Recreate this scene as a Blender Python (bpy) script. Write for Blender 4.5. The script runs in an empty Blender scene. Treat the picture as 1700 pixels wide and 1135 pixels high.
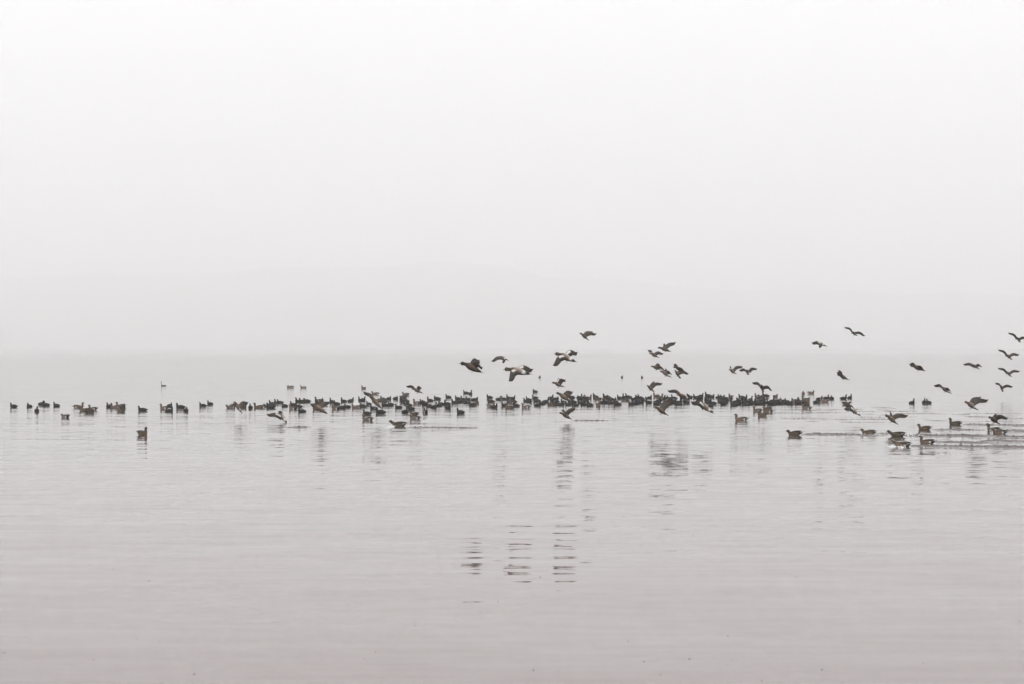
import bpy, math, random
import numpy as np
from mathutils import Vector, Matrix

# ------------------------------------------------------------------ camera
F = 3305.0            # focal length in photo pixels (1700 wide): about 70 mm
HOR = 576.0           # row of the horizon in the photo
H = 2.4               # eye height over the water
sc = bpy.context.scene
cd = bpy.data.cameras.new("camera")
cam = bpy.data.objects.new("camera", cd)
sc.collection.objects.link(cam)
sc.camera = cam
cam.location = (0, 0, H)
cam.rotation_euler = (math.radians(90), 0, 0)
cd.sensor_width = 36
cd.lens = 36 * F / 1700.0
cd.shift_y = (HOR - 567.5) / 1700.0
cd.clip_start = 0.5
cd.clip_end = 40000

# ------------------------------------------------------------------ sky, sun, exposure
SUN_EL, SUN_AZ = math.radians(40), math.radians(185)
w = bpy.data.worlds.new("World"); sc.world = w; w.use_nodes = True
nt = w.node_tree; nt.nodes.clear()
sky = nt.nodes.new("ShaderNodeTexSky"); sky.sky_type = 'NISHITA'; sky.sun_disc = False
sky.sun_elevation = SUN_EL; sky.sun_rotation = SUN_AZ
sky.air_density = 1.0; sky.dust_density = 3.0; sky.ozone_density = 1.0
hs = nt.nodes.new("ShaderNodeHueSaturation"); hs.inputs['Saturation'].default_value = 0.03
bg = nt.nodes.new("ShaderNodeBackground"); bg.inputs['Strength'].default_value = 0.15
wo = nt.nodes.new("ShaderNodeOutputWorld")
# overcast: the cloud deck is a little brighter towards the zenith
wt = nt.nodes.new("ShaderNodeTexCoord"); sx = nt.nodes.new("ShaderNodeSeparateXYZ")
mc = nt.nodes.new("ShaderNodeMath"); mc.operation = 'MULTIPLY_ADD'; mc.use_clamp = False
mc.inputs[1].default_value = 0.0; mc.inputs[2].default_value = 1.0
cl = nt.nodes.new("ShaderNodeMath"); cl.operation = 'MAXIMUM'; cl.inputs[1].default_value = 0
vs = nt.nodes.new("ShaderNodeVectorMath"); vs.operation = 'SCALE'
nt.links.new(wt.outputs['Generated'], sx.inputs[0]); nt.links.new(sx.outputs['Z'], cl.inputs[0]); nt.links.new(cl.outputs[0], mc.inputs[0])
nt.links.new(sky.outputs[0], hs.inputs['Color']); nt.links.new(hs.outputs[0], vs.inputs[0]); nt.links.new(mc.outputs[0], vs.inputs['Scale'])
nt.links.new(vs.outputs[0], bg.inputs['Color'])
nt.links.new(bg.outputs[0], wo.inputs['Surface'])
ld = bpy.data.lights.new("sun", 'SUN'); ld.energy = 0.5; ld.angle = math.radians(60); ld.color = (1, .97, .93)
sun = bpy.data.objects.new("sun", ld); sc.collection.objects.link(sun)
sd = Vector((math.sin(SUN_AZ) * math.cos(SUN_EL), math.cos(SUN_AZ) * math.cos(SUN_EL), math.sin(SUN_EL)))
sun.rotation_euler = sd.to_track_quat('Z', 'Y').to_euler()
sc.view_settings.view_transform = 'Standard'; sc.view_settings.look = 'None'
sc.view_settings.gamma = 1; sc.view_settings.exposure = 1.52
sc.cycles.volume_bounces = 14
sc.cycles.max_bounces = 18
sc.cycles.use_denoising = True
HAZE = 0.00048

C = sc.collection
rnd = random.Random(7)

def px(x, y, d):                 # photo pixel + distance -> point
    return Vector(((x - 850) * d / F, d, H - (y - HOR) * d / F))
def dist(yw):                    # distance of the water seen at row yw
    return F * H / (yw - HOR)

# ------------------------------------------------------------------ materials
def mat_new(name):
    m = bpy.data.materials.new(name); m.use_nodes = True
    n = m.node_tree; b = n.nodes['Principled BSDF']
    return m, n, b

def feather_mat(name, scale, rough=.75):
    m, n, b = mat_new(name)
    a = n.nodes.new('ShaderNodeAttribute'); a.attribute_name = 'Col'
    tc = n.nodes.new('ShaderNodeTexCoord')
    nz = n.nodes.new('ShaderNodeTexNoise'); nz.inputs['Scale'].default_value = scale; nz.inputs['Detail'].default_value = 4
    mr = n.nodes.new('ShaderNodeMapRange')
    mr.inputs[1].default_value = .3; mr.inputs[2].default_value = .7
    mr.inputs[3].default_value = .34; mr.inputs[4].default_value = .78
    mx = n.nodes.new('ShaderNodeVectorMath'); mx.operation = 'SCALE'
    n.links.new(tc.outputs['Object'], nz.inputs['Vector'])
    n.links.new(nz.outputs['Fac'], mr.inputs[0])
    n.links.new(a.outputs['Color'], mx.inputs[0]); n.links.new(mr.outputs[0], mx.inputs['Scale'])
    n.links.new(mx.outputs[0], b.inputs['Base Color'])
    b.inputs['Roughness'].default_value = rough
    b.inputs['Specular IOR Level'].default_value = .25
    return m

def plain_mat(name, col, rough=.5, vary=.2, scale=60):
    m, n, b = mat_new(name)
    tc = n.nodes.new('ShaderNodeTexCoord')
    nz = n.nodes.new('ShaderNodeTexNoise'); nz.inputs['Scale'].default_value = scale
    cr = n.nodes.new('ShaderNodeValToRGB')
    cr.color_ramp.elements[0].color = [c * (1 - vary) for c in col] + [1]
    cr.color_ramp.elements[1].color = [min(1, c * (1 + vary)) for c in col] + [1]
    n.links.new(tc.outputs['Object'], nz.inputs['Vector']); n.links.new(nz.outputs['Fac'], cr.inputs[0])
    n.links.new(cr.outputs[0], b.inputs['Base Color'])
    b.inputs['Roughness'].default_value = rough
    return m

M_F = feather_mat('feathers', 45)
M_BILL_W = plain_mat('bill_white', (.75, .72, .66), .4)
M_BILL_G = plain_mat('bill_grey', (.12, .14, .16), .4)
M_FOOT = plain_mat('foot_skin', (.10, .09, .07), .6)
M_FOAM = plain_mat('foam', (.88, .88, .88), .5, .08)
M_HILL = plain_mat('forest_hill', (.05, .06, .045), .9, .5, .01)
M_SPECK = plain_mat('debris', (.05, .04, .03), .7)

def water_mat(name, amp, chop, rough):
    m, n, b = mat_new(name)
    N, L = n.nodes, n.links
    geo = N.new('ShaderNodeNewGeometry')
    def noise(sx, sy, det, rough=.5, w=0):
        mp = N.new('ShaderNodeMapping'); mp.inputs['Scale'].default_value = (sx, sy, 1)
        mp.inputs['Location'].default_value = (w * 17.3, w * 7.7, w)
        nz = N.new('ShaderNodeTexNoise'); nz.inputs['Scale'].default_value = 1
        nz.inputs['Detail'].default_value = det; nz.inputs['Roughness'].default_value = rough
        L.new(geo.outputs['Position'], mp.inputs['Vector']); L.new(mp.outputs[0], nz.inputs['Vector'])
        return nz
    def vm(op, a, bb):
        v = N.new('ShaderNodeVectorMath'); v.operation = op
        L.new(a, v.inputs[0])
        if isinstance(bb, tuple): v.inputs[1].default_value = bb
        elif op == 'SCALE': 
            if hasattr(bb, 'links'): L.new(bb, v.inputs['Scale'])
            else: v.inputs['Scale'].default_value = bb
        else: L.new(bb, v.inputs[1])
        return v.outputs[0]
    half = (.5, .5, .5)
    # swell-like ripples about half a metre long, crests lying across the view, and a finer set
    a1 = vm('MULTIPLY', vm('SUBTRACT', noise(.50, 1.8, 1, .5, 1).outputs['Color'], half), (.5 * amp, 1.0 * amp, 0))
    a2 = vm('MULTIPLY', vm('SUBTRACT', noise(2.2, 5.5, 2, .55, 2).outputs['Color'], half), (.5 * chop, 1.0 * chop, 0))
    # breeze patches: some stretches nearly glassy, some ruffled
    pn = noise(.05, .11, 3, .55, 3)
    mr = N.new('ShaderNodeMapRange'); mr.inputs[1].default_value = .38; mr.inputs[2].default_value = .66
    mr.inputs[3].default_value = .45; mr.inputs[4].default_value = 1.5
    L.new(pn.outputs['Fac'], mr.inputs[0])
    # the sheltered foreground is glassier than the open water beyond about 40 m
    sp = N.new('ShaderNodeSeparateXYZ'); L.new(geo.outputs['Position'], sp.inputs[0])
    mo = N.new('ShaderNodeMapRange'); mo.inputs[1].default_value = 22; mo.inputs[2].default_value = 52
    mo.inputs[3].default_value = .16; mo.inputs[4].default_value = 1.0
    L.new(sp.outputs['Y'], mo.inputs[0])
    mm = N.new('ShaderNodeMath'); mm.operation = 'MULTIPLY'; L.new(mr.outputs[0], mm.inputs[0]); L.new(mo.outputs[0], mm.inputs[1])
    s = vm('ADD', a1, vm('SCALE', a2, mm.outputs[0]))
    # ripples too short to see one by one roughen the open water beyond the sheltered foreground
    st = N.new('ShaderNodeMapRange'); st.interpolation_type = 'SMOOTHSTEP'
    st.inputs[1].default_value = 28; st.inputs[2].default_value = 66; st.inputs[3].default_value = rough[0]; st.inputs[4].default_value = rough[1]
    L.new(sp.outputs['Y'], st.inputs[0])
    # ... most of all round the paddling raft; farther out the lake lies flat again
    ff = N.new('ShaderNodeMapRange'); ff.interpolation_type = 'SMOOTHERSTEP'
    ff.inputs[1].default_value = 90; ff.inputs[2].default_value = 1100; ff.inputs[3].default_value = 1.0; ff.inputs[4].default_value = .3
    L.new(sp.outputs['Y'], ff.inputs[0])
    rf = N.new('ShaderNodeMath'); rf.operation = 'MULTIPLY'; L.new(st.outputs[0], rf.inputs[0]); L.new(ff.outputs[0], rf.inputs[1])
    L.new(rf.outputs[0], b.inputs['Roughness'])
    s = vm('SCALE', s, ff.outputs[0])
    nn = vm('NORMALIZE', vm('ADD', geo.outputs['Normal'], s), (0, 0, 0))
    L.new(nn, b.inputs['Normal'])
    # silty water body, faintly mottled
    mot = noise(.25, .5, 4, .6, 5)
    cr = N.new('ShaderNodeValToRGB')
    cr.color_ramp.elements[0].color = (.120, .086, .081, 1); cr.color_ramp.elements[0].position = .3
    cr.color_ramp.elements[1].color = (.135, .108, .102, 1); cr.color_ramp.elements[1].position = .7
    L.new(mot.outputs['Fac'], cr.inputs[0])
    # pinkish near the camera; colour darkened farther out, painting in the wakes' weak reflection
    dp = N.new('ShaderNodeMapRange'); dp.interpolation_type = 'SMOOTHSTEP'; dp.inputs[1].default_value = 20; dp.inputs[2].default_value = 48
    mxd = N.new('ShaderNodeMix'); mxd.data_type = 'RGBA'
    L.new(sp.outputs['Y'], dp.inputs[0]); L.new(dp.outputs[0], mxd.inputs['Factor'])
    L.new(cr.outputs[0], mxd.inputs['A']); mxd.inputs['B'].default_value = (.066, .056, .050, 1)
    L.new(mxd.outputs['Result'], b.inputs['Base Color'])
    b.inputs['IOR'].default_value = 1.333
    return m

M_WATER = water_mat('lake_water', .105, .105, (.03, .090))
M_WAKE = water_mat('wake_water', .03, .5, (.04, .06))
_b = M_WAKE.node_tree.nodes['Principled BSDF']

# ------------------------------------------------------------------ mesh helpers
def mesh_obj(name, verts, faces, mat, cols=None, parent=None, smooth=True, link=True):
    me = bpy.data.meshes.new(name)
    me.from_pydata([tuple(v) for v in verts], [], faces)
    me.validate()
    me.materials.append(mat)
    if smooth: me.polygons.foreach_set('use_smooth', [True] * len(me.polygons))
    if cols is not None:
        ca = me.color_attributes.new('Col', 'FLOAT_COLOR', 'POINT')
        ca.data.foreach_set('color', np.array([[*c, 1] for c in cols], dtype=np.float32).ravel())
    me.update()
    o = bpy.data.objects.new(name, me)
    if link: C.objects.link(o)
    if parent is not None: o.parent = parent
    return o

def tag(o, label=None, cat=None, group=None, kind=None):
    if label: o['label'] = label
    if cat: o['category'] = cat
    if group: o['group'] = group
    if kind: o['kind'] = kind
    return o

def mixc(a, b, t): return tuple(a[i] * (1 - t) + b[i] * t for i in range(3))

def loft(secs, n=12, side=None):
    """secs: (point, half width, half height, (top, flank, belly)) along a spine. Returns verts, faces, cols."""
    V, Fc, Cl = [], [], []
    P = [Vector(s[0]) for s in secs]
    sidev = side or Vector((0, 1, 0))
    for i, s in enumerate(secs):
        t = (P[min(i + 1, len(P) - 1)] - P[max(i - 1, 0)]).normalized()
        sv = (sidev - t * sidev.dot(t)).normalized()
        up = sv.cross(t) * -1
        up = t.cross(sv)
        for k in range(n):
            a = 2 * math.pi * k / n
            V.append(P[i] + sv * (math.cos(a) * s[1]) + up * (math.sin(a) * s[2]))
            u = math.sin(a)
            top, fl, be = s[3]
            Cl.append(mixc(fl, top, min(1, max(0, (u - .25) * 2.2))) if u > 0 else mixc(fl, be, min(1, max(0, (-u - .3) * 2.2))))
    m = len(secs)
    for i in range(m - 1):
        for k in range(n):
            k2 = (k + 1) % n
            Fc.append((i * n + k, i * n + k2, (i + 1) * n + k2, (i + 1) * n + k))
    V.append(P[0]); Cl.append(secs[0][3][0]); V.append(P[-1]); Cl.append(secs[-1][3][0])
    for k in range(n):
        k2 = (k + 1) % n
        Fc.append((k2, k, m * n)); Fc.append(((m - 1) * n + k, (m - 1) * n + k2, m * n + 1))
    return V, Fc, Cl

def smooth_secs(secs, sub=3):
    """Catmull-Rom resample of the sections, for rounder bodies."""
    out = []
    n = len(secs)
    def cr(a, b, c, d, t):
        return .5 * ((2 * b) + (-a + c) * t + (2 * a - 5 * b + 4 * c - d) * t * t + (-a + 3 * b - 3 * c + d) * t ** 3)
    for i in range(n - 1):
        s = [secs[max(i - 1, 0)], secs[i], secs[i + 1], secs[min(i + 2, n - 1)]]
        for j in range(sub):
            t = j / sub
            p = Vector([cr(*[q[0][k] for q in s], t) for k in range(3)])
            wd = max(.002, cr(*[q[1] for q in s], t)); ht = max(.002, cr(*[q[2] for q in s], t))
            col = tuple(mixc(s[1][3][k], s[2][3][k], t) for k in range(3))
            out.append((p, wd, ht, col))
    out.append((Vector(secs[-1][0]), secs[-1][1], secs[-1][2], secs[-1][3]))
    return out

# ------------------------------------------------------------------ plumage
K = (.012, .012, .013)
COOT_B = (.027, .026, .024); COOT_T = (.021, .021, .019)
PLUM = {
 'male':   dict(head=(.075, .062, .042), crown=(.30, .26, .20), neck=(.085, .065, .050), breast=(.17, .105, .075),
                flank=(.21, .135, .095), back=(.11, .083, .062), belly=(.45, .42, .38), rump=(.95, .93, .90), vent=(.012, .012, .012), wing=(.085, .068, .055), wtip=(.045, .038, .032)),
 'rusty':  dict(head=(.12, .050, .030), crown=(.30, .22, .13), neck=(.13, .06, .04), breast=(.19, .12, .10),
                flank=(.20, .15, .12), back=(.15, .13, .12), belly=(.50, .46, .42), rump=(.95, .92, .88), vent=(.012, .012, .012), wing=(.10, .085, .075), wtip=(.04, .035, .03)),
 'female': dict(head=(.085, .068, .048), crown=(.075, .060, .042), neck=(.095, .072, .050), breast=(.15, .098, .062),
                flank=(.165, .108, .068), back=(.085, .065, .046), belly=(.30, .26, .21), rump=(.13, .10, .07), vent=(.06, .05, .04), wing=(.080, .062, .047), wtip=(.042, .035, .028)),
 'dark':   dict(head=(.050, .042, .030), crown=(.045, .038, .026), neck=(.060, .045, .035), breast=(.10, .068, .048),
                flank=(.105, .072, .050), back=(.060, .047, .036), belly=(.22, .19, .15), rump=(.10, .08, .06), vent=(.02, .018, .016), wing=(.058, .047, .038), wtip=(.03, .026, .022)),
}

def coot_mesh(variant):
    hx, hz, sx = {'plain': (.140, .172, 1), 'tall': (.138, .200, .96), 'low': (.128, .150, 1.02), 'reach': (.175, .165, 1.0)}[variant]
    b = (COOT_T, COOT_B, COOT_B); k = (K, K, K)
    S = [((-.195 * sx, 0, .050), .010, .006, b), ((-.165 * sx, 0, .052), .040, .022, b), ((-.11 * sx, 0, .050), .070, .050, b),
         ((-.03 * sx, 0, .052), .092, .076, b), ((.05 * sx, 0, .048), .088, .076, b), ((.105 * sx, 0, .046), .066, .064, b),
         ((.122, 0, .082), .048, .050, (COOT_T, K, COOT_B)), ((hx - .016, 0, hz * .66), .037, .040, k), ((hx - .012, 0, hz - .028), .028, .031, k),
         ((hx + .004, 0, hz), .032, .034, k), ((hx + .028, 0, hz + .001), .025, .026, k), ((hx + .042, 0, hz - .004), .013, .014, k)]
    V, Fc, Cl = loft(smooth_secs(S, 2), 12)
    bill = [((hx + .030, 0, hz + .016), .005, .006, (K,) * 3), ((hx + .043, 0, hz + .003), .010, .012, (K,) * 3),
            ((hx + .058, 0, hz - .006), .006, .006, (K,) * 3), ((hx + .072, 0, hz - .012), .002, .002, (K,) * 3)]
    bV, bF, _ = loft(bill, 8)
    return (V, Fc, Cl), (bV, bF)

def lens(x0, x1, z0, z1, wid, y, hgt, c0, c1, n=9, yt=.0, tilt=.0):
    """A folded wing: a long pointed shield hugging the flank."""
    secs = []
    for i in range(n):
        t = i / (n - 1)
        r = math.sin(math.pi * min(1, t * .86 + .10)) ** .8
        if i == n - 1: r = .05
        c = mixc(c0, c1, t ** 1.5)
        secs.append(((x0 + (x1 - x0) * t, y + (yt - y) * t ** 1.3, z0 + (z1 - z0) * t), wid * r, hgt * r, (c, c, mixc(c, (.3, .28, .25), .25 if t < .4 else 0))))
    return loft(secs, 8)

def duck_mesh(variant, plum):
    p = PLUM[plum]
    hx, hz = {'plain': (.165, .168), 'tall': (.152, .218), 'low': (.175, .130), 'rush': (.215, .135), 'asleep': (.09, .125)}[variant]
    body = (p['back'], p['flank'], p['belly']); br = (p['back'], p['breast'], p['breast'])
    rump = (p['back'], p['rump'], p['rump']); vent = (p['back'], p['vent'], p['vent'])
    nk = (p['neck'],) * 3; hd = (p['crown'], p['head'], p['head'])
    tz = .085 if variant != 'rush' else .12
    lift = 0 if variant != 'rush' else .015
    S = [((-.245, 0, tz), .012, .008, vent), ((-.205, 0, tz * .80), .035, .026, vent), ((-.16, 0, .058), .058, .045, vent),
         ((-.125, 0, .055), .070, .055, rump), ((-.09, 0, .053), .080, .062, body), ((-.01, 0, .050 + lift), .090, .070, body),
         ((.07, 0, .048 + lift), .084, .068, body if plum != 'female' else br), ((.12, 0, .052 + lift), .064, .060, br)]
    if variant == 'asleep':
        S += [((.150, 0, .075), .048, .045, nk), ((.150, 0, .110), .040, .034, nk), ((.125, 0, .140), .036, .032, hd),
              ((.085, 0, .150), .028, .026, hd), ((.06, 0, .142), .014, .012, hd)]
        bill = None
    else:
        S += [((.142, 0, .085 + lift), .046, .044, br), ((hx * .45 + .074, 0, hz * .55 + .035), .038, .042, nk), ((hx - .016, 0, hz - .038), .032, .036, nk),
              ((hx - .002, 0, hz), .040, .043, hd), ((hx + .028, 0, hz + .006), .035, .036, hd), ((hx + .050, 0, hz - .008), .018, .019, hd)]
        bill = [((hx + .040, 0, hz - .004), .013, .014, None), ((hx + .060, 0, hz - .016), .012, .008, None),
                ((hx + .082, 0, hz - .024), .011, .005, None), ((hx + .094, 0, hz - .028), .006, .003, None)]
        bill = [(a, b_, c_, (K,) * 3) for a, b_, c_, _ in bill]
    bm = loft(smooth_secs(S, 2), 14)
    wings = []
    for sgn in (1, -1):
        wings.append(lens(.085, -.265 if variant == 'rush' else -.235, .098 + lift, tz + .045, .030, sgn * .052, .036, p['back'], p['wtip'], yt=sgn * .016))
    tail = loft([((-.20, 0, tz * .9 + .004), .036, .012, (p['back'], p['vent'], p['vent'])), ((-.25, 0, tz + .012), .026, .007, (p['wtip'], p['vent'], p['vent'])),
                 ((-.31, 0, tz + .052), .006, .003, (p['wtip'], p['vent'], p['vent']))], 8)
    return bm, wings, tail, bill

def copy_tree(o, parent=None):
    c = o.copy(); C.objects.link(c)
    if parent is not None: c.parent = parent
    for ch in o.children:
        copy_tree(ch, c)
    return c

PROTO = {}
def get_bird(species, variant, plum=None):
    key = (species, variant, plum)
    if key in PROTO:
        return copy_tree(PROTO[key])
    if species == 'coot':
        (V, Fc, Cl), (bV, bF) = coot_mesh(variant)
        o = mesh_obj('coot', V, Fc, M_F, Cl)
        mesh_obj('bill', bV, bF, M_BILL_W, parent=o)
    else:
        bm, wings, tail, bill = duck_mesh(variant, plum)
        o = mesh_obj('wigeon', *bm[:2], M_F, bm[2])
        for wv in wings: mesh_obj('folded_wing', wv[0], wv[1], M_F, wv[2], parent=o)
        mesh_obj('tail', tail[0], tail[1], M_F, tail[2], parent=o)
        if bill:
            bb = loft(bill, 8); mesh_obj('bill', bb[0], bb[1], M_BILL_G, parent=o)
    PROTO[key] = o
    return o

# ------------------------------------------------------------------ setting
def grid_sheet(name, xs, ys, zf, mat):
    nx, ny = len(xs), len(ys)
    X, Y = np.meshgrid(xs, ys)
    Z = zf(X, Y)
    co = np.stack([X, Y, Z], -1).reshape(-1, 3).astype(np.float32)
    idx = (np.arange(ny - 1)[:, None] * nx + np.arange(nx - 1)[None, :]).ravel()
    q = np.stack([idx, idx + 1, idx + nx + 1, idx + nx], -1).astype(np.int32)
    me = bpy.data.meshes.new(name)
    me.vertices.add(len(co)); me.vertices.foreach_set('co', co.ravel())
    me.loops.add(q.size); me.loops.foreach_set('vertex_index', q.ravel())
    me.polygons.add(len(q)); me.polygons.foreach_set('loop_start', np.arange(len(q), dtype=np.int32) * 4)
    me.polygons.foreach_set('use_smooth', np.ones(len(q), dtype=bool))
    me.update(calc_edges=True); me.validate()
    me.materials.append(mat)
    o = bpy.data.objects.new(name, me); C.objects.link(o)
    return o

water = grid_sheet('water', np.linspace(-12000, 12000, 25), np.linspace(-2000, 12000, 29), lambda X, Y: X * 0, M_WATER)
tag(water, 'calm grey lake water with faint ripples', kind='structure')

rs = np.random.RandomState(3)
def fbm1(x, seed, base, octs):
    r = np.random.RandomState(seed); out = x * 0
    for k in range(octs):
        out = out + np.sin(x * base * 2 ** k + r.uniform(0, 6.28)) * .6 ** k + np.sin(x * base * 1.37 * 2 ** k + r.uniform(0, 6.28)) * .5 * .6 ** k
    return out
HX = np.linspace(-3800, 3800, 900)
HD = 8000.0
def ridge(X):
    pxx = 850 + X * F / HD
    row = np.interp(pxx, [-600, 0, 300, 520, 700, 840, 900, 1060, 1150, 1500, 1700, 2300], [470, 458, 452, 444, 436, 440, 458, 466, 478, 484, 490, 505])
    return (HOR - row) * HD / F + H
def hill_z(X, Y):
    t = np.clip((Y - 7000) / (HD - 7000), 0, 1)
    t2 = np.clip((Y - HD) / 1000, 0, 1)
    prof = (3 * t ** 2 - 2 * t ** 3) * (1 - .35 * t2)
    z = ridge(X) * prof + (fbm1(X + Y * .4, 4, .009, 6) * 4.0 + fbm1(X * .7 - Y, 9, .035, 3) * 2) * prof
    return z - .5
hills = grid_sheet('hills', HX, np.linspace(7000, 9200, 24), hill_z, M_HILL)
tag(hills, 'forested hill on the far shore almost lost in fog', kind='structure')

# the foggy air: one closed box around everything
def box(name, a, b, mat):
    V = [(x, y, z) for x in (a[0], b[0]) for y in (a[1], b[1]) for z in (a[2], b[2])]
    Fc = [(0, 1, 3, 2), (4, 6, 7, 5), (0, 4, 5, 1), (2, 3, 7, 6), (0, 2, 6, 4), (1, 5, 7, 3)]
    return mesh_obj(name, V, Fc, mat, smooth=False)
mh = bpy.data.materials.new('haze'); mh.use_nodes = True
hn = mh.node_tree; hn.nodes.clear()
ho = hn.nodes.new('ShaderNodeOutputMaterial'); hv = hn.nodes.new('ShaderNodeVolumePrincipled')
hv.inputs['Color'].default_value = (.988, .987, .990, 1); hv.inputs['Density'].default_value = HAZE; hv.inputs['Anisotropy'].default_value = .25
hn.links.new(hv.outputs[0], ho.inputs['Volume'])
haze = box('haze', (-12500, -2500, -1.5), (12500, 12500, 1750), mh)
tag(haze, 'pale fog filling the air over the lake', kind='stuff')

# ------------------------------------------------------------------ wakes: ruffled trails behind landed and hurrying ducks
WV = [(rs.uniform(.055, .13), rs.uniform(-1.25, 1.25), rs.uniform(0, 6.28)) for _ in range(26)]
def wake(x0, x1, yw0, yw1, wid, slope, label):
    wid *= 1.35 if slope > .6 else 1.0
    """trail from photo column x0 (bird) to x1 (end), lying on the water between rows yw0 and yw1"""
    A, B = px(x0, yw0, dist(yw0)), px(x1, yw1, dist(yw1))
    L_ = (B - A).length; u = (B - A).normalized(); v = Vector((-u.y, u.x, 0))
    seed = len(bpy.data.objects)
    r = np.random.RandomState(seed)
    step = max(.022, L_ / 1500)
    s = np.arange(0, L_, step); t = np.arange(-wid / 2 - .1, wid / 2 + .1, .022)
    S, T = np.meshgrid(s, t)
    X = A.x + u.x * S + v.x * T; Y = A.y + u.y * S + v.y * T
    Z = X * 0
    for lam, ang, ph in WV:
        kx, ky = math.sin(ang) * 2 * math.pi / lam, math.cos(ang) * 2 * math.pi / lam
        Z = Z + np.sin(kx * X + ky * Y + ph + r.uniform(0, 6)) * lam
    gy, gx = np.gradient(Z, .022, step)
    Z = Z / math.sqrt((gx ** 2 + gy ** 2).mean()) * slope * .8
    edge = wid / 2 * (.75 + .25 * np.sin(S * 1.3 + r.uniform(0, 6)) * np.sin(S * .37 + 1))
    env = np.clip(1.15 - np.abs(T) / edge, 0, 1) ** .8 * np.clip(S / .3, 0, 1) * np.clip((L_ - S) / (L_ * .25), 0, 1)
    Z = .003 + Z * env - .02 * (1 - np.clip(env * 6, 0, 1))
    nx, ny = len(s), len(t)
    co = np.stack([X, Y, Z], -1).reshape(-1, 3).astype(np.float32)
    co[:, 0] -= A.x; co[:, 1] -= A.y
    idx = (np.arange(ny - 1)[:, None] * nx + np.arange(nx - 1)[None, :]).ravel()
    q = np.stack([idx, idx + 1, idx + nx + 1, idx + nx], -1).astype(np.int32)
    me = bpy.data.meshes.new('wake')
    me.vertices.add(len(co)); me.vertices.foreach_set('co', co.ravel())
    me.loops.add(q.size); me.loops.foreach_set('vertex_index', q.ravel())
    me.polygons.add(len(q)); me.polygons.foreach_set('loop_start', np.arange(len(q), dtype=np.int32) * 4)
    me.polygons.foreach_set('use_smooth', np.ones(len(q), dtype=bool))
    me.update(calc_edges=True); me.validate(); me.materials.append(M_WAKE)
    o = bpy.data.objects.new('water_wake', me); C.objects.link(o); o.location = (A.x, A.y, 0)
    tag(o, label, kind='structure')
    return o
# (x0, x1, row0, row1, width m, slope, label)
for a in [
    (675, 800, 709.5, 710.5, .55, 1.1, 'thin ruffled trail behind the skimming duck'),
    (474, 512, 709, 709.5, .6, 1.2, 'short ruffled trail behind the duck touching down'),
    (948, 1014, 697.5, 698.5, .5, .9, 'thin trail behind the splashing duck mid raft'),
    (1330, 1475, 720.5, 722.5, 1.2, 1.2, 'long ruffled trail behind the low headed duck'),
    (1448, 1480, 719.5, 719.5, .6, .9, 'short ruffled trail between two swimming ducks'),
    (1498, 1660, 722.5, 724, 1.6, 1.3, 'ruffled trail behind the brown duck with splash'),
    (1640, 1740, 724.5, 726, 1.3, 1.2, 'outer end of the long central wake'),
    (1543, 1640, 713, 714, .8, 1.0, 'thin trail behind the small duck swimming left'),
    (1594, 1740, 704.5, 706.5, 1.0, 1.1, 'thin trail behind the farthest wake making duck'),
    (1550, 1650, 733, 736, 1.1, 1.2, 'ruffled trail behind the upright dark duck'),
    (1625, 1740, 731, 734, .9, .9, 'fainter trail running out of the frame'),
    (1505, 1740, 740, 743, 1.0, 1.3, 'nearest and longest ruffled trail'),
    (1655, 1740, 714, 717, 1.3, .9, 'ruffled patch behind the pair at right'),
]: wake(*a)
# faint long ripples spreading at the right of the raft
for i in range(26):
    yy = rnd.uniform(676, 704); x0 = rnd.uniform(1275, 1640); ln = rnd.uniform(25, 110)
    wake(x0, x0 + ln, yy, yy + rnd.uniform(-.3, .5), rnd.uniform(.25, .5), rnd.uniform(.25, .5), 'faint ripple line spreading over the calm water')

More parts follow.
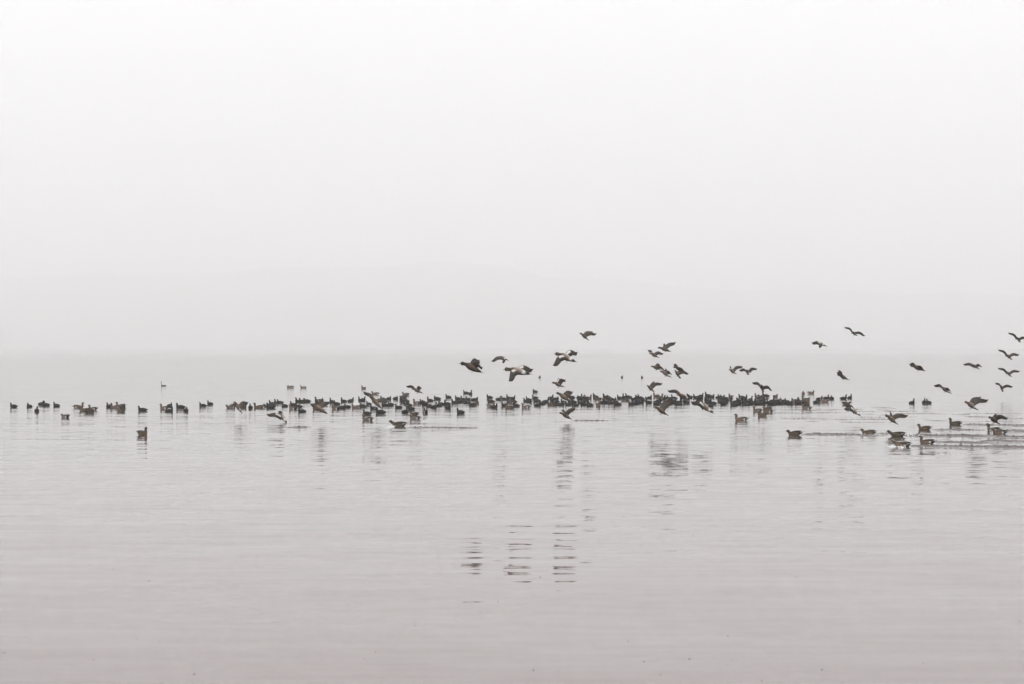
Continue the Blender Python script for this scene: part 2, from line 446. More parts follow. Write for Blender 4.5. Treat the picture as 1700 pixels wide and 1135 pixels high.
# ------------------------------------------------------------------ birds on the water, read off the photograph
# coots: (x0, x1, waterline row, facing, variant)   facing L R or T (towards us) A (away)
CO = """17 29 676 L p|44 54 676 T p|56 66 683.5 A p|62 74 672 R p|71 84 673.5 L t|87 101 674.5 L p|
176 186 676 L p|198 209 677.5 R p|228 246 682 L p|277 286 675 R p|272 289 683.5 R p|291 309 677.5 L p|304 313 683 T l|
330 344 674.5 L p|343 355 671.5 L p|380 391 675 R t|412 420 678 T p|441 459 677.3 L p|445 459 671.5 L p|455 466 670 L t|459 472 669.5 L p|
467 479 675 L p|480 494 673 L p|488 504 676.5 L p|489 503 667.5 L t|495 510 667.8 L p|502 517 667.2 L l|494 509 684 L p|
522 536 669.5 L t|529 546 672.5 L p|520 531 677 L p|547 556 668.5 L t|553 566 672 L p|565 577 667 L t|571 583 676.5 L l|577 587 667 R p|562 573 678 R l|
594 606 666 L t|598 606 665 R p|597 608 675.5 L l|608 617 672 L p|614 628 679 L p|631 641 663.8 L p|640 650 663.2 R l|643 655 673 L p|633 645 673.6 L p|
622 642 686 L p|601 618 688 L p|652 661 663 R l|663 672 664.3 L t|663 681 667.5 L p|670 679 671.5 R p|674 685 674 L p|655 669 677.5 L p|676 690 680 L p|668 676 685 R p|
697 707 669 L p|699 712 672.5 L t|708 721 666 L t|719 733 663 L l|739 750 660.3 L p|707 719 675.5 L t|715 724 677 R l|722 735 674 L p|727 739 672 L p|736 750 672 L t|
748 764 669.8 L p|739 748 678.5 R p|757 773 685.7 L p|755 766 663 L p|758 770 668 L p|764 775 664.2 L t|766 779 667.4 L p|772 784 664 L p|780 795 665 R l|769 781 669.6 R p|778 792 673.3 L p|
768 780 653.3 L p|778 784 654.5 A t|807 819 661 L p|808 823 667.5 L p|813 827 677 R p|823 831 663.8 R p|831 843 663.4 L p|840 850 662 L t|844 856 662.6 R p|833 842 674 L p|846 859 667.7 L l|851 864 674.5 L p|841 851 668 L p|
884 893 651 L p|868 880 667 L p|873 883 668 R p|882 895 661.5 L p|884 899 666.5 L t|873 882 665 L p|886 898 674 R p|894 906 671 L p|
909 919 662 R t|899 912 668 R p|917 930 668 L t|921 934 672.3 L t|930 942 669 L p|912 924 666.5 L p|945 955 660.5 L p|938 949 673 L p|948 962 674 L p|942 953 668 R t|925 937 673.4 R l|
957 970 661.8 L l|960 970 663.5 R p|970 979 662.5 L t|963 975 672.7 L p|973 986 673.7 L l|958 970 669 L p|966 978 667.5 R p|984 994 660 L t|
999 1016 661.3 L p|1011 1022 664.3 L l|994 1005 669.5 R p|1010 1019 670 L p|1017 1033 672.3 L p|1025 1033 662 L p|1031 1040 660.8 A t|1037 1050 660 L t|1043 1054 671.8 L p|1048 1061 671 L p|1047 1058 664 L p|1058 1069 669.6 R p|1058 1069 661.5 L t|1052 1064 666.5 L p|
1062 1073 664.6 R p|1071 1084 669.5 L t|1073 1082 661.7 R p|1084 1096 671.7 L l|1086 1099 667.7 R p|1100 1112 671.5 L p|1094 1104 664 R p|1103 1113 662.4 L p|1113 1126 662.4 L t|1120 1134 672 L p|1133 1146 669.4 L p|1110 1121 667.5 R p|1128 1139 664 L p|1124 1133 669 R t|
1151 1160 661 L t|1154 1168 662.3 R t|1157 1169 658.8 R p|1169 1183 658.5 L t|1175 1187 659.8 R l|1168 1180 665.5 L p|1170 1182 669.5 R p|1178 1191 671 L t|1175 1184 675 R p|1188 1197 661 R p|1191 1203 660.6 L p|1190 1203 667.3 L l|1196 1207 671.7 L p|
1201 1210 662.5 L t|1197 1210 668 R p|1205 1216 665 R t|1211 1226 673.4 L t|1215 1226 668.5 R t|1221 1235 666.6 L p|1225 1238 660.3 L p|1228 1240 668.6 L p|1229 1240 662.5 R p|1232 1243 672.7 L p|1220 1231 671.3 R p|1236 1246 667.3 L p|1240 1250 665 R t|1245 1256 669 R p|1253 1265 670.4 L p|
1258 1270 664 L p|1257 1271 660.8 L l|1264 1279 658.3 L t|1259 1271 671 R p|1264 1277 669 L p|1272 1288 672.4 L p|1276 1286 667.5 R t|1285 1297 667.4 R p|1286 1297 671 L p|1295 1310 670.3 L l|1295 1306 667 L p|1305 1316 671.7 R p|
1315 1326 667 R t|1326 1335 668.4 L p|1331 1345 673.6 L p|1354 1366 663.4 R p|1366 1376 661.9 R t|1378 1385 663 T p|1373 1384 662.6 L l|1349 1362 668.8 R p|1393 1407 662.6 R t|1406 1415 661.6 R t|
1507 1520 669.7 R t|1531 1537 669.2 T t|1536 1548 669.5 L t|894 898 627 A p|1030 1035 627 A p|1064 1068 627.2 A p"""
# ducks: (x0, x1, row, facing, variant, plumage)
DU = """120 142 677 R t male|128 153 682.5 L p female|143 164 680.5 L t male|141 157 685.7 R a dark|100 116 693.5 L l rusty|
184 196 677.5 L t rusty|191 208 675.5 L t male|192 209 683 L l female|263 281 679 L t rusty|228 246 722 R t female|
375 389 677.5 L l rusty|396 411 677 R p dark|418 440 677 L t female|436 452 675.5 L l dark|478 493 679.3 L t rusty|
474 489 643.7 L a rusty|497 509 644.3 L p male|600 607 645.6 L t female|615 630 655 L p rusty|516 536 680 L p female|548 565 679.5 L t male|583 598 677.5 L p rusty|
522 533 667 L t dark|667 679 656 L p female|666 676 660.5 R p dark|685 697 670.7 L t rusty|677 700 696 L p rusty|681 694 689.5 L l dark|701 711 685.5 A t male|598 621 697.5 L t rusty|
787 796 670.3 T p female|808 823 675.4 R t rusty|837 853 677.6 L t female|845 856 669.4 L l female|864 881 677.3 L t rusty|907 924 673.3 L a female|
972 983 662.2 R t rusty|988 998 674.3 T t rusty|987 999 663.7 L t female|1030 1044 665.8 L l female|1083 1095 659 L t rusty|1090 1101 661 R t female|1139 1150 660.7 L t dark|
1209 1217 660 L t male|1251 1263 660.4 L t rusty|1262 1275 664.4 L l female|1284 1291 660 R p female|1250 1264 682.6 L t male|1264 1283 680 L t dark|1264 1284 684.6 L t male|1255 1275 691 L t female|
1312 1327 669.8 L a male|1332 1340 664.4 L t female|1336 1343 667.7 R t female|1330 1347 679.5 L p rusty|1330 1337 654.3 T p rusty|1341 1352 653.6 R p male|1361 1376 667.8 R l rusty|1400 1411 671.3 R l dark|
1216 1243 698 L t male"""
# ducks far from the crowd, labelled one by one
DU2 = [
 (645, 675, 707.5, 'L', 'rush', 'dark', 'dark duck skimming the water with tail cocked, long thin trail behind it'),
 (1304, 1333, 722, 'L', 'low', 'dark', 'low headed brown duck leading the long wakes at right'),
 (1427, 1455, 720, 'L', 'low', 'female', 'brown duck with head low swimming second along the long wakes'),
 (1472, 1503, 724, 'L', 'rush', 'dark', 'dark brown duck just landed with white splash behind its tail'),
 (1523, 1545, 713, 'L', 'plain', 'female', 'small brown duck swimming left above the upright dark headed duck'),
 (1480, 1511, 741, 'L', 'rush', 'male', 'nearest duck of the wakes, dark head and white foam at its breast'),
 (1524, 1552, 736, 'L', 'tall', 'male', 'upright dark headed brown duck swimming second nearest in the wakes'),
 (1574, 1596, 704.8, 'L', 'tall', 'dark', 'slender dark duck with thin neck, farthest of those trailing wakes'),
 (1636, 1662, 715.5, 'L', 'tall', 'dark', 'dark duck stretching its neck beside a white splash near right edge'),
 (1645, 1672, 719.8, 'L', 'plain', 'male', 'dark headed duck splashing with white rump patch near right edge'),
]
VAR = {'p': 'plain', 't': 'tall', 'l': 'low', 'r': 'reach', 'a': 'asleep'}
swim = []
def parse(txt, sp):
    for rec in txt.replace('\n', '').split('|'):
        f = rec.split()
        if not f: continue
        swim.append(dict(sp=sp, x0=float(f[0]), x1=float(f[1]), y=float(f[2]), d=f[3], v=VAR[f[4]], pl=f[5] if sp == 'duck' else None, label=None))
parse(CO, 'coot'); parse(DU, 'duck')
for i in range(30):      # more of the packed middle of the raft, where single birds can hardly be read
    xx = rnd.uniform(905, 1325); y0 = rnd.uniform(661, 671.5)
    if 1028 < xx < 1046: continue
    swim.append(dict(sp='coot', x0=xx, x1=xx + rnd.uniform(9, 14), y=y0, d=rnd.choice('LLR'), v=rnd.choice(['plain', 'low', 'tall']), pl=None, label=None))
for a in DU2:
    swim.append(dict(sp='duck', x0=a[0], x1=a[1], y=a[2], d=a[3], v=a[4], pl=a[5], label=a[6]))

placed = []
for b in swim:
    d = dist(b['y']); ppm = F / d
    full = .40 if b['sp'] == 'coot' else .54
    ln = (b['x1'] - b['x0']) / ppm
    xc = ((b['x0'] + b['x1']) / 2 - 850) * d / F
    if b['d'] in 'TA':
        yaw = {'T': -90, 'A': 90}[b['d']] + rnd.uniform(-25, 25); sc_ = 1.0
    else:
        q = min(1, ln / full); ang = math.degrees(math.acos(q)) * .8
        ang = min(ang, 62) * rnd.choice((-1, -1, 1)) + rnd.uniform(-4, 4)
        yaw = ang if b['d'] == 'R' else 180 + ang
        sc_ = min(1.15, max(.94, ln / full))
    y = d
    for _ in range(12):
        if all((p[0] - xc) ** 2 + ((p[1] - y) * 1.6) ** 2 > .30 ** 2 for p in placed): break
        y += .22
    placed.append((xc, y))
    o = get_bird(b['sp'], b['v'], b['pl'])
    o.location = (xc * y / d, y, -.008 + rnd.uniform(-.006, .004)); o.rotation_euler = (rnd.uniform(-.04, .04), rnd.uniform(-.03, .03) - (.10 if b['v'] == 'rush' else 0), math.radians(yaw))
    o.scale = (sc_, sc_ * rnd.uniform(.94, 1.04), sc_ * rnd.uniform(.98, 1.07) if b['sp'] == 'coot' else sc_ * rnd.uniform(.88, .96))
    b['o'] = o; b['px'] = (b['x0'] + b['x1']) / 2; b['row'] = HOR + F * H / y

# labels
ORD = ['', 'first', 'second', 'third', 'fourth', 'fifth', 'sixth', 'seventh', 'eighth', 'ninth', 'tenth', 'eleventh', 'twelfth', 'thirteenth', 'fourteenth', 'fifteenth', 'sixteenth', 'seventeenth', 'eighteenth']
SEG = [(0, 112, 'at the far left edge'), (112, 217, 'left of the lone upright duck'), (217, 322, 'behind the lone upright duck'),
       (322, 425, 'around the leftmost landing duck'), (425, 490, 'above the broad winged landing duck'), (490, 598, 'around the third landing duck'),
       (598, 650, 'around the fourth landing duck'), (650, 700, 'behind the skimming duck'), (700, 750, 'above the skimming duck trail'), (750, 802, 'just left of the raft gap'),
       (802, 850, 'just right of the raft gap'), (850, 905, 'left of the splashing duck'), (905, 985, 'around the splashing duck'),
       (985, 1030, 'below the left distant dot'), (1030, 1080, 'below the reddish distant dot'), (1080, 1150, 'around the raised wing duck'), (1150, 1205, 'behind the white patched duck'),
       (1205, 1235, 'below the left twin flyer'), (1235, 1270, 'below the right twin flyer'), (1270, 1352, 'at the raft right end'), (1352, 1450, 'beyond the raft right end'), (1450, 1700, 'in open water at right')]
SPECIAL = {(894, 'coot'): 'tiny distant coot dot, leftmost of three far beyond the raft', (1030, 'coot'): 'tiny distant dark coot dot, middle of three far beyond the raft',
           (1064, 'coot'): 'tiny distant coot dot, rightmost of three far beyond the raft', (228, 'duck'): 'lone upright brown duck nearest the camera at left, facing right',
           (100, 'duck'): 'rusty brown duck alone with head drawn in, near the left edge', (1216, 'duck'): 'alert duck with white rump patch alone in front of the raft',
           (598, 'duck'): 'rusty upright duck with dark tail in front of a coot, under the fourth landing duck',
           (474, 'duck'): 'sleeping rusty duck behind the raft, left of a distant pair', (497, 'duck'): 'far duck with white rump behind the raft, right of a distant pair',
           (600, 'duck'): 'tiny brown duck with raised neck, alone far behind the raft', (615, 'duck'): 'rusty duck just behind the raft beside the fourth landing duck',
           (1330, 'duck', 654.3): 'rusty duck facing the camera behind the raft, left of a distant pair at right',
           (1341, 'duck'): 'far duck facing right with white rump, right of the distant pair at right',
           (884, 'coot', 651.0): 'lone coot floating a little behind the raft, under the gliding big duck',
           (757, 'coot'): 'lone black coot in front of the raft left of its gap', (228, 'coot'): 'long backed black coot directly behind the lone upright duck',
           (1250, 'duck'): 'upright duck at the left of the cluster of four before the raft', (1255, 'duck'): 'brown duck nearest the camera in the cluster of four before the raft',
           (1264, 'duck', 680.0): 'dark duck farthest back in the cluster of four before the raft', (1264, 'duck', 684.6): 'duck with white rump patch in the cluster of four before the raft'}
def special(b):
    for k, v in SPECIAL.items():
        if abs(k[0] - b['x0']) < .1 and k[1] == b['sp'] and (len(k) < 3 or abs(k[2] - b['y']) < .1): return v
DIRW = {'L': 'facing left', 'R': 'facing right', 'T': 'facing the camera', 'A': 'facing away'}
LOOK = {'male': 'pale rumped', 'rusty': 'rusty', 'female': 'brown', 'dark': 'dark brown'}
for b in swim:
    if b['label'] is None: b['label'] = special(b)
for (xa, xb, ph) in SEG:
    for sp in ('coot', 'duck'):
        g = [b for b in swim if b['sp'] == sp and b['label'] is None and xa <= b['px'] < xb]
        if not g: continue
        g.sort(key=lambda b: b['row']); n = len(g)
        k = 1 if n <= 3 else (2 if n <= 8 else 3)
        names = {1: [''], 2: [' of the far row', ' of the near row'], 3: [' of the far row', ' of the middle row', ' of the near row']}[k]
        for j in range(k):
            part = sorted(g[n * j // k:n * (j + 1) // k], key=lambda b: b['px'])
            for i, b in enumerate(part):
                noun = 'coot' if sp == 'coot' else 'duck'
                if len(part) == 1 and k == 1: head = f"the only {noun} raft member"
                o_ = f"{ORD[i + 1]} {noun} from left" + names[j] + f", {ph}, {DIRW[b['d']]}"
                look = 'black' if sp == 'coot' else LOOK[b['pl']]
                t = f"{look} bird, {o_}"
                if len(t.split()) > 16: t = o_
                b['label'] = t
for b in swim:
    if b['sp'] == 'coot': tag(b['o'], b['label'], 'coot', 'black coots rafted on the lake')
    else: tag(b['o'], b['label'], 'duck', 'brown ducks swimming on the lake')

# the slim grebe far behind, left
gd = dist(641); gp = px(268.5, 641, gd)
GC = (.05, .048, .045); GW = (.25, .24, .22)
gs = [((-.24, 0, .03), .01, .01, (GC,) * 3), ((-.16, 0, .04), .045, .035, (GC,) * 3), ((-.02, 0, .03), .055, .045, (GC, GC, GW)), ((.05, 0, .035), .04, .045, (GC, GC, GW)),
      ((.075, 0, .09), .02, .02, (GC, GC, GW)), ((.072, 0, .16), .016, .016, (GC, GC, GW)), ((.072, 0, .235), .016, .017, (GC, GC, GW)), ((.09, 0, .262), .02, .02, (GC, GC, GW)), ((.12, 0, .258), .011, .011, (GC,) * 3)]
V, Fc, Cl = loft(smooth_secs(gs, 2), 10)
g = mesh_obj('grebe', V, Fc, M_F, Cl)
bV, bF, _ = loft([((.115, 0, .26), .008, .008, (K,) * 3), ((.15, 0, .256), .005, .004, (K,) * 3), ((.185, 0, .25), .001, .001, (K,) * 3)], 6)
mesh_obj('bill', bV, bF, M_BILL_G, parent=g)
g.location = (gp.x + .05, gp.y, 0); g.rotation_euler = (0, 0, math.radians(180)); g.scale = (1, 1, 1.05)
tag(g, 'slim grebe with tall straight neck alone far beyond the left ducks', 'grebe')

# ------------------------------------------------------------------ birds in the air
def wing_mesh(root, tip, fwd, upw, plum, patch, far, chord=None):
    """A spread wing between two solid surfaces, wrist bent forward, primaries notched at the trailing edge."""
    p = {q: tuple(c * .95 for c in v) for q, v in PLUM[plum].items()}
    span = tip - root; Ls = span.length; e = span.normalized()
    c0 = -fwd + Vector((0, 0, -.75)); ch = c0 - e * c0.dot(e)
    if chord is not None: ch = chord - e * chord.dot(e)
    if ch.length < .25: ch = ch + (Vector((0, 0, -1)) - e * (-e.z)) * .6
    ch.normalize()
    nrm = e.cross(ch).normalized()
    if nrm.dot(upw) < 0: nrm = -nrm
    n = 22; m = 6
    V, Cl, Fc = [], [], []
    for side in (1, -1):
        for i in range(n + 1):
            t = i / n
            lead = -.055 * math.sin(math.pi * min(1, t / .85)) if t < .85 else 0
            lead += .030 * max(0, t - .45) / .55
            c = .155 * (1 - .12 * t) if t < .5 else .146 * (1 - ((t - .5) / .5) ** 2.2 * .93)
            if t > .45: c *= 1 - .13 * ((i % 2))
            arch = .055 * math.sin(math.pi * min(1, t * 1.15)) * (1 if t < .87 else 1)
            for j in range(m + 1):
                s = j / m
                th = .007 * math.sin(math.pi * (s ** .6)) * (1 - .8 * t) + .0012
                camb = .016 * math.sin(math.pi * s) * (1 - t * .6)
                P = root + e * (Ls * (t - .04 * s * t)) + ch * (lead + c * s) + nrm * (arch + camb + side * th)
                V.append(P)
                base = mixc(p['wing'], p['wtip'], max(0, t - .35) / .65)
                if side == 1:
                    if s > .62 and t < .5: base = mixc(base, (.02, .03, .02), .75)
                    if patch and .08 < t < .42 and .05 < s < .40: base = (.80, .78, .75)
                else:
                    base = mixc(base, (.22, .19, .165), .45 if s < .6 and t < .6 else .15)
                Cl.append(base)
    st = (n + 1) * (m + 1)
    for q in (0, 1):
        for i in range(n):
            for j in range(m):
                a = q * st + i * (m + 1) + j; f = (a, a + 1, a + m + 2, a + m + 1)
                Fc.append(f if q == 0 else f[::-1])
    for i in range(n):
        for j in (0, m):
            a = i * (m + 1) + j; f = (a, a + m + 1, a + m + 1 + st, a + st); Fc.append(f if j == 0 else f[::-1])
    for j in range(m):
        for i in (0, n):
            a = i * (m + 1) + j; f = (a, a + st, a + st + 1, a + 1); Fc.append(f if i == 0 else f[::-1])
    return V, Fc, Cl

def flyer(head, tail, ppm, wings, plum, label, feet=True, name='flying_wigeon', bend=.05, toward=1):
    d = F / ppm
    Hp, Tp = px(head[0], head[1], d), px(tail[0], tail[1], d)
    ctr = (Hp + Tp) / 2
    a = (Hp - Tp)
    Lb = .50
    dep = math.sqrt(max(0, Lb ** 2 - a.length_squared)) * .8 * toward
    Hp = Hp - ctr + Vector((0, -dep / 2, 0)); Tp = Tp - ctr + Vector((0, dep / 2, 0))
    fwd = (Hp - Tp).normalized()
    k = max(.85, min(1.15, (Hp - Tp).length / Lb))
    up = Vector((0, 0, 1)); upv = (up - fwd * up.dot(fwd)).normalized()
    side = fwd.cross(upv).normalized()          # the bird's right
    p = {q: tuple(c * .95 for c in v) if q not in ('rump', 'belly') else v for q, v in PLUM[plum].items()}
    B1 = Tp.lerp(Hp, .55) + upv * -bend * .2
    B2 = Tp.lerp(Hp, .72) + upv * bend
    def pt(t):
        return Tp * (1 - t) ** 3 + B1 * 3 * t * (1 - t) ** 2 + B2 * 3 * t * t * (1 - t) + Hp * t ** 3
    body = (p['back'], p['flank'], p['belly']); br = (p['back'], p['breast'], p['breast'])
    rump = (p['back'], p['rump'], p['rump']); vent = (p['back'], p['vent'], p['vent'])
    nk = (p['neck'],) * 3; hd = (p['crown'], p['head'], p['head'])
    S = [(pt(.10), .018, .012, vent), (pt(.18), .034, .026, vent), (pt(.26), .046, .040, rump), (pt(.36), .058, .052, body), (pt(.48), .064, .060, body),
         (pt(.58), .060, .056, body), (pt(.67), .046, .044, br), (pt(.75), .032, .032, nk), (pt(.83), .027, .027, nk), (pt(.90), .030, .031, hd), (pt(.955), .032, .034, hd), (pt(1.0), .018, .019, hd)]
    k *= 1.12; S = [(q[0], q[1] * k, q[2] * k, q[3]) for q in S]
    V, Fc, Cl = loft(smooth_secs(S, 2), 12, side=side)
    o = mesh_obj(name, V, Fc, M_F, Cl)
    o.location = ctr
    # bill
    hv = (pt(1) - pt(.93)).normalized()
    bd = (hv - upv * .15).normalized()
    e0 = pt(.99)
    bV, bF, _ = loft([(e0, .013, .012, (K,) * 3), (e0 + bd * .022, .011, .008, (K,) * 3), (e0 + bd * .045, .010, .004, (K,) * 3), (e0 + bd * .055, .004, .002, (K,) * 3)], 8, side=side)
    mesh_obj('bill', bV, bF, M_BILL_G, parent=o)
    # fanned tail
    t0 = pt(.16); tb = (Tp - pt(.2)).normalized()
    tV, tF, tC = loft([(t0, .026, .012, vent), (t0 + tb * .045, .045, .007, vent), (t0 + tb * .085, .056, .004, (p['wtip'], p['wtip'], p['wtip'])), (t0 + tb * .105, .030, .002, (p['wtip'],) * 3)], 12, side=side)
    mesh_obj('tail', tV, tF, M_F, tC, parent=o)
    # wings
    sh = pt(.60) + upv * .022
    for wspec in wings:
        wx, wy, ws = wspec[:3]
        chd = Vector((wspec[3][0], -.25 * wspec[3][0], -wspec[3][1])).normalized() if len(wspec) > 3 else None
        s = -1 if ws == 'n' else 1
        tp = px(wx, wy, d) - ctr
        # root on the bird's own side nearer to / farther from the camera
        sv = side if (side.y * s > 0) else -side
        root = sh + sv * .035
        v = tp - root; v.y = 0
        ap = v.length; WL = .42
        if ap > .50: v = v * (.50 / ap); ap = .50
        v.y = s * math.sqrt(max(.012, WL ** 2 - ap ** 2))
        wV, wF, wC = wing_mesh(root, root + v, fwd, upv, plum, plum == 'male', s > 0, chd)
        mesh_obj('wing', wV, wF, M_F, wC, parent=o)
    if feet:
        for s in (-1, 1):
            b0 = pt(.34) - upv * .040 + side * s * .022
            knee = b0 - upv * .045 + fwd * .010
            toe = knee - up * .020 + fwd * .030
            fV, fF, _ = loft([(b0, .007, .007, (K,) * 3), (knee, .005, .005, (K,) * 3), (knee.lerp(toe, .5), .012, .004, (K,) * 3), (toe, .026, .003, (K,) * 3)], 8, side=side)
            mesh_obj('foot', fV, fF, M_FOOT, parent=o)
    tag(o, label, 'duck', 'ducks flying in and landing')
    return o

FL = [
 ((765, 603), (805, 620), 79, [(801, 607, 'n'), (794, 595, 'f')], 'dark', 'large dark flying duck leftmost of the big three gliders', dict(bend=.06)),
 ((838, 613), (887, 622), 79, [(842, 631, 'n'), (886, 610, 'f')], 'male', 'largest gliding duck with white wing patch, middle of the big three', dict(feet=False)),
 ((922, 587), (961, 602), 73, [(915, 605, 'n'), (959, 582, 'f')], 'male', 'gliding duck with white leading wing patch, rightmost of the big three', {}),
 ((963, 553), (978, 565), 43, [(991, 552, 'n'), (984, 548, 'f')], 'female', 'highest brown duck at centre braking above the other gliders', {}),
 ((831, 592), (844, 598), 45, [(814, 598, 'n', (6, 5)), (833, 601, 'f')], 'rusty', 'small flying duck with white shoulders between the two left big gliders', dict(toward=-1, feet=False)),
 ((917, 635), (939, 643), 52, [(937, 628, 'n'), (928, 627, 'f')], 'male', 'flying duck with outstretched neck, closely above the raft centre', {}),
 ((1093, 577), (1116, 584), 47, [(1122, 565, 'n'), (1104, 569, 'f')], 'dark', 'dark duck with wings raised, topmost of the group right of centre', {}),
 ((1078, 586), (1095, 594), 42, [(1101, 585, 'n'), (1075, 580, 'f')], 'female', 'small duck with flat spread wings just below the topmost of its group', {}),
 ((1081, 608), (1099, 614), 45, [(1104, 614, 'n'), (1096, 603, 'f')], 'female', 'upper left duck of the two overlapping gliders on a slant', {}),
 ((1096, 616), (1116, 627), 47, [(1113, 619, 'n'), (1107, 612, 'f')], 'rusty', 'lower right duck of the two overlapping gliders on a slant', {}),
 ((1118, 609), (1138, 617), 48, [(1136, 620, 'n'), (1118, 604, 'f')], 'dark', 'upper duck of the crossed pair with wing folded over its mate', dict(feet=False)),
 ((1120, 615), (1130, 628), 45, [(1143, 618, 'n'), (1133, 615, 'f')], 'rusty', 'lower duck of the crossed pair, feet down and wing out right', {}),
 ((1074, 640), (1086, 650), 48, [(1099, 634, 'n'), (1087, 631, 'f')], 'rusty', 'braking duck with arched wings closely above the raft, right of centre', {}),
 ((1210, 613), (1223, 621), 42, [(1232, 606, 'n'), (1212, 607, 'f')], 'male', 'left duck of the twin flyers side by side, dark with pale wing patch', {}),
 ((1239, 614), (1243, 622), 40, [(1255, 610, 'n'), (1227, 613, 'f')], 'female', 'right duck of the twin flyers side by side, wings straight out', {}),
 ((1263, 639), (1268, 650), 46, [(1280, 646, 'n'), (1249, 633, 'f')], 'dark', 'duck seen end on with tilted straight wings above the raft right part', {}),
 ((924, 652), (950, 668), 54, [(953, 660, 'n'), (951, 648, 'f')], 'female', 'brown duck landing low across the raft centre', {}),
 ((929, 685), (951, 697), 52, [(930, 678, 'n'), (955, 674, 'f')], 'female', 'splashing duck with both wings up, touching down mid raft', dict(feet=False)),
 ((1124, 655), (1148, 663), 58, [(1137, 668, 'n'), (1108, 646, 'f')], 'rusty', 'duck crossing the raft with long wing stretched forward to the left', {}),
 ((1087, 676), (1110, 690), 60, [(1123, 661, 'n'), (1116, 659, 'f')], 'female', 'brown duck braking in front of the raft, raised wing and dangling feet', dict(bend=.055)),
 ((1158, 668), (1188, 688), 61, [(1146, 664, 'n', (1, 10)), (1156, 662, 'f', (4, 8))], 'male', 'white patched duck sweeping low before the raft, wing forward', dict(toward=-1, feet=False)),
 ((1411, 677), (1431, 692), 52, [(1399, 675, 'n', (2, 10)), (1405, 671, 'f', (4, 8))], 'male', 'duck landing right of the raft with wings forward and feet down', dict(toward=-1)),
 ((1469, 689), (1492, 705), 58, [(1509, 686, 'n'), (1480, 682, 'f')], 'female', 'brown duck braking above the splashing wakes with wing straight back', dict(bend=.055)),
 ((1601, 667), (1625, 681), 60, [(1641, 660, 'n'), (1630, 656, 'f')], 'rusty', 'large brown landing duck near right edge, wing raised high behind', dict(bend=.055)),
 ((1640, 692), (1661, 704), 60, [(1669, 691, 'n'), (1660, 687, 'f')], 'dark', 'duck about to touch the wakes at the right edge, feet at water', dict(bend=.05)),
 ((1560, 642), (1579, 653), 49, [(1575, 652, 'n'), (1552, 638, 'f')], 'rusty', 'reddish duck gliding down above the two right coots', {}),
 ((1413, 551), (1424, 557), 40, [(1436, 556, 'n'), (1402, 541, 'f')], 'rusty', 'highest small duck at right with wings spread on a slant', {}),
 ((1358, 569), (1373, 575), 42, [(1346, 567, 'n', (2, 9)), (1361, 575, 'f')], 'male', 'small duck with white shoulder, left neighbour of the highest right duck', dict(toward=-1, feet=False)),
 ((1390, 622), (1411, 631), 50, [(1386, 615, 'n', (1, 10)), (1393, 613, 'f', (5, 8))], 'dark', 'dark flying duck with wings arched forward, above the coots beyond the raft', {}),
 ((1512, 607), (1538, 616), 52, [(1530, 614, 'n'), (1512, 603, 'f')], 'dark', 'dark flying duck alone between two right hand groups, gliding level', {}),
 ((1613, 605), (1627, 613), 37, [(1626, 607, 'n'), (1599, 603, 'f')], 'male', 'small duck left of the column of four at the right edge', {}),
 ((1687, 560), (1695, 568), 36, [(1704, 561, 'n'), (1674, 550, 'f')], 'dark', 'topmost duck of the column of four at the right edge', {}),
 ((1669, 588), (1681, 597), 37, [(1691, 587, 'n'), (1656, 577, 'f')], 'female', 'second highest duck of the column of four at the right edge', {}),
 ((1670, 617), (1680, 625), 36, [(1693, 614, 'n'), (1657, 609, 'f')], 'male', 'third duck down in the column of four at the right edge', {}),
 ((1660, 639), (1666, 650), 36, [(1681, 640, 'n'), (1654, 634, 'f')], 'female', 'lowest duck of the column of four at the right edge', {}),
 ((389, 667), (402, 687), 50, [(413, 665, 'n'), (384, 671, 'f')], 'rusty', 'leftmost landing duck, pale breast up and wing out right, among the raft', {}),
 ((516, 671), (548, 689), 52, [(548, 664, 'n'), (533, 659, 'f')], 'female', 'third landing duck from left, tail dragging just above the water', dict(bend=.055)),
 ((614, 658), (636, 681), 51, [(646, 664, 'n'), (602, 647, 'f')], 'female', 'fourth landing duck from left, wings spread over the raft', dict(bend=.055)),
 ((684, 645), (703, 653), 46, [(699, 641, 'n'), (673, 639, 'f')], 'rusty', 'pale brown duck gliding closely behind the raft, feet trailing', {}),
 ((462, 686), (479, 704), 52, [(443, 685, 'n', (3, 10)), (458, 681, 'f', (5, 7))], 'male', 'broad winged landing duck touching down in front of the left raft', dict(toward=-1, feet=False)),
]
for h_, t_, ppm_, wl, pl, lab, kw in FL:
    flyer(h_, t_, ppm_, wl, pl, lab, **kw)

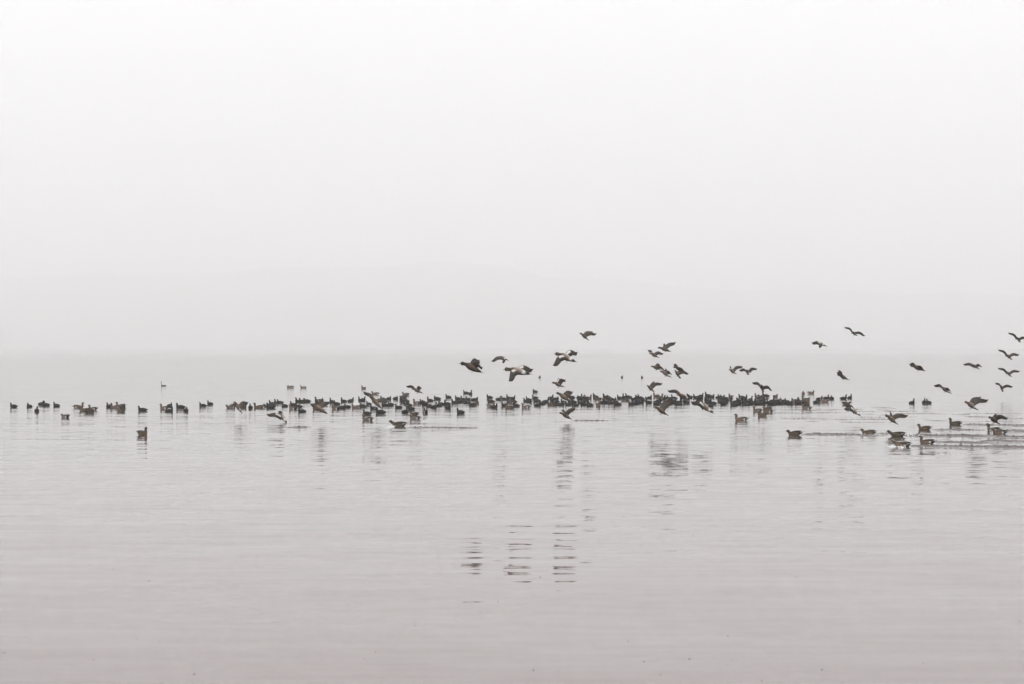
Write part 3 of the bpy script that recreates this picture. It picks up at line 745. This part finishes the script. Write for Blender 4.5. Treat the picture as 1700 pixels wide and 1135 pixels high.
# ------------------------------------------------------------------ splashes and floating specks
def blob(V, Fc, c, r, rr):
    n0 = len(V)
    k = 5
    V.append(c + Vector((0, 0, r)));
    for i in range(k):
        a = 6.283 * i / k + rr.uniform(0, 1); V.append(c + Vector((math.cos(a) * r * rr.uniform(.8, 1.6), math.sin(a) * r, rr.uniform(-.3, .3) * r)))
    V.append(c + Vector((0, 0, -r)))
    for i in range(k):
        j = (i + 1) % k
        Fc.append((n0, n0 + 1 + i, n0 + 1 + j)); Fc.append((n0 + k + 1, n0 + 1 + j, n0 + 1 + i))
def splash(x0, x1, yw, hmax, n, label):
    V, Fc = [], []
    d = dist(yw); A = px((x0 + x1) / 2, yw, d); wd = (x1 - x0) / 2 * d / F
    rr = random.Random(int(x0))
    for i in range(n):
        u = rr.uniform(-1, 1)
        z = abs(rr.gauss(0, .45)) * hmax * (1 - abs(u) * .6)
        blob(V, Fc, Vector((u * wd, rr.uniform(-.5, .5), z)), rr.uniform(.004, .012) * (1.2 if z < .03 else .8), rr)
    o = mesh_obj('water_splash', V, Fc, M_FOAM); o.location = (A.x, A.y, 0)
    tag(o, label, 'splash', kind='stuff')
splash(643, 655, 709, .07, 60, 'white bow wave at the breast of the skimming duck')
splash(676, 702, 707.5, .06, 55, 'row of white droplets behind the skimming duck')
splash(1502, 1530, 722.5, .06, 90, 'white spray behind the brown duck just landed')
splash(1476, 1500, 742, .05, 80, 'white foam along the nearest duck of the wakes')
splash(1644, 1658, 716.5, .10, 50, 'white spray between the two ducks at the right edge')
splash(585, 596, 671, .22, 110, 'white water thrown up by a coot in the left raft')
splash(925, 952, 698, .03, 18, 'low white spray under the splashing duck mid raft')

sp0 = None
for i in range(64):
    x = rnd.uniform(0, 1700); y = 800 + (rnd.random() ** .7) * 330
    d = dist(y); p_ = px(x, y, d)
    if sp0 is None:
        V, Fc = [], []
        blob(V, Fc, Vector((0, 0, 0)), .006, rnd)
        sp0 = mesh_obj('floating_speck', V, Fc, M_SPECK); o = sp0
    else:
        o = sp0.copy(); C.objects.link(o)
    s = rnd.uniform(.4, .95); o.scale = (s * 1.3, s * 1.3, s * .7); o.rotation_euler = (0, 0, rnd.uniform(0, 6)); o.location = (p_.x, p_.y, .002)
    tag(o, 'tiny dark speck of debris floating on the open foreground water', 'debris', 'specks floating on the foreground water')
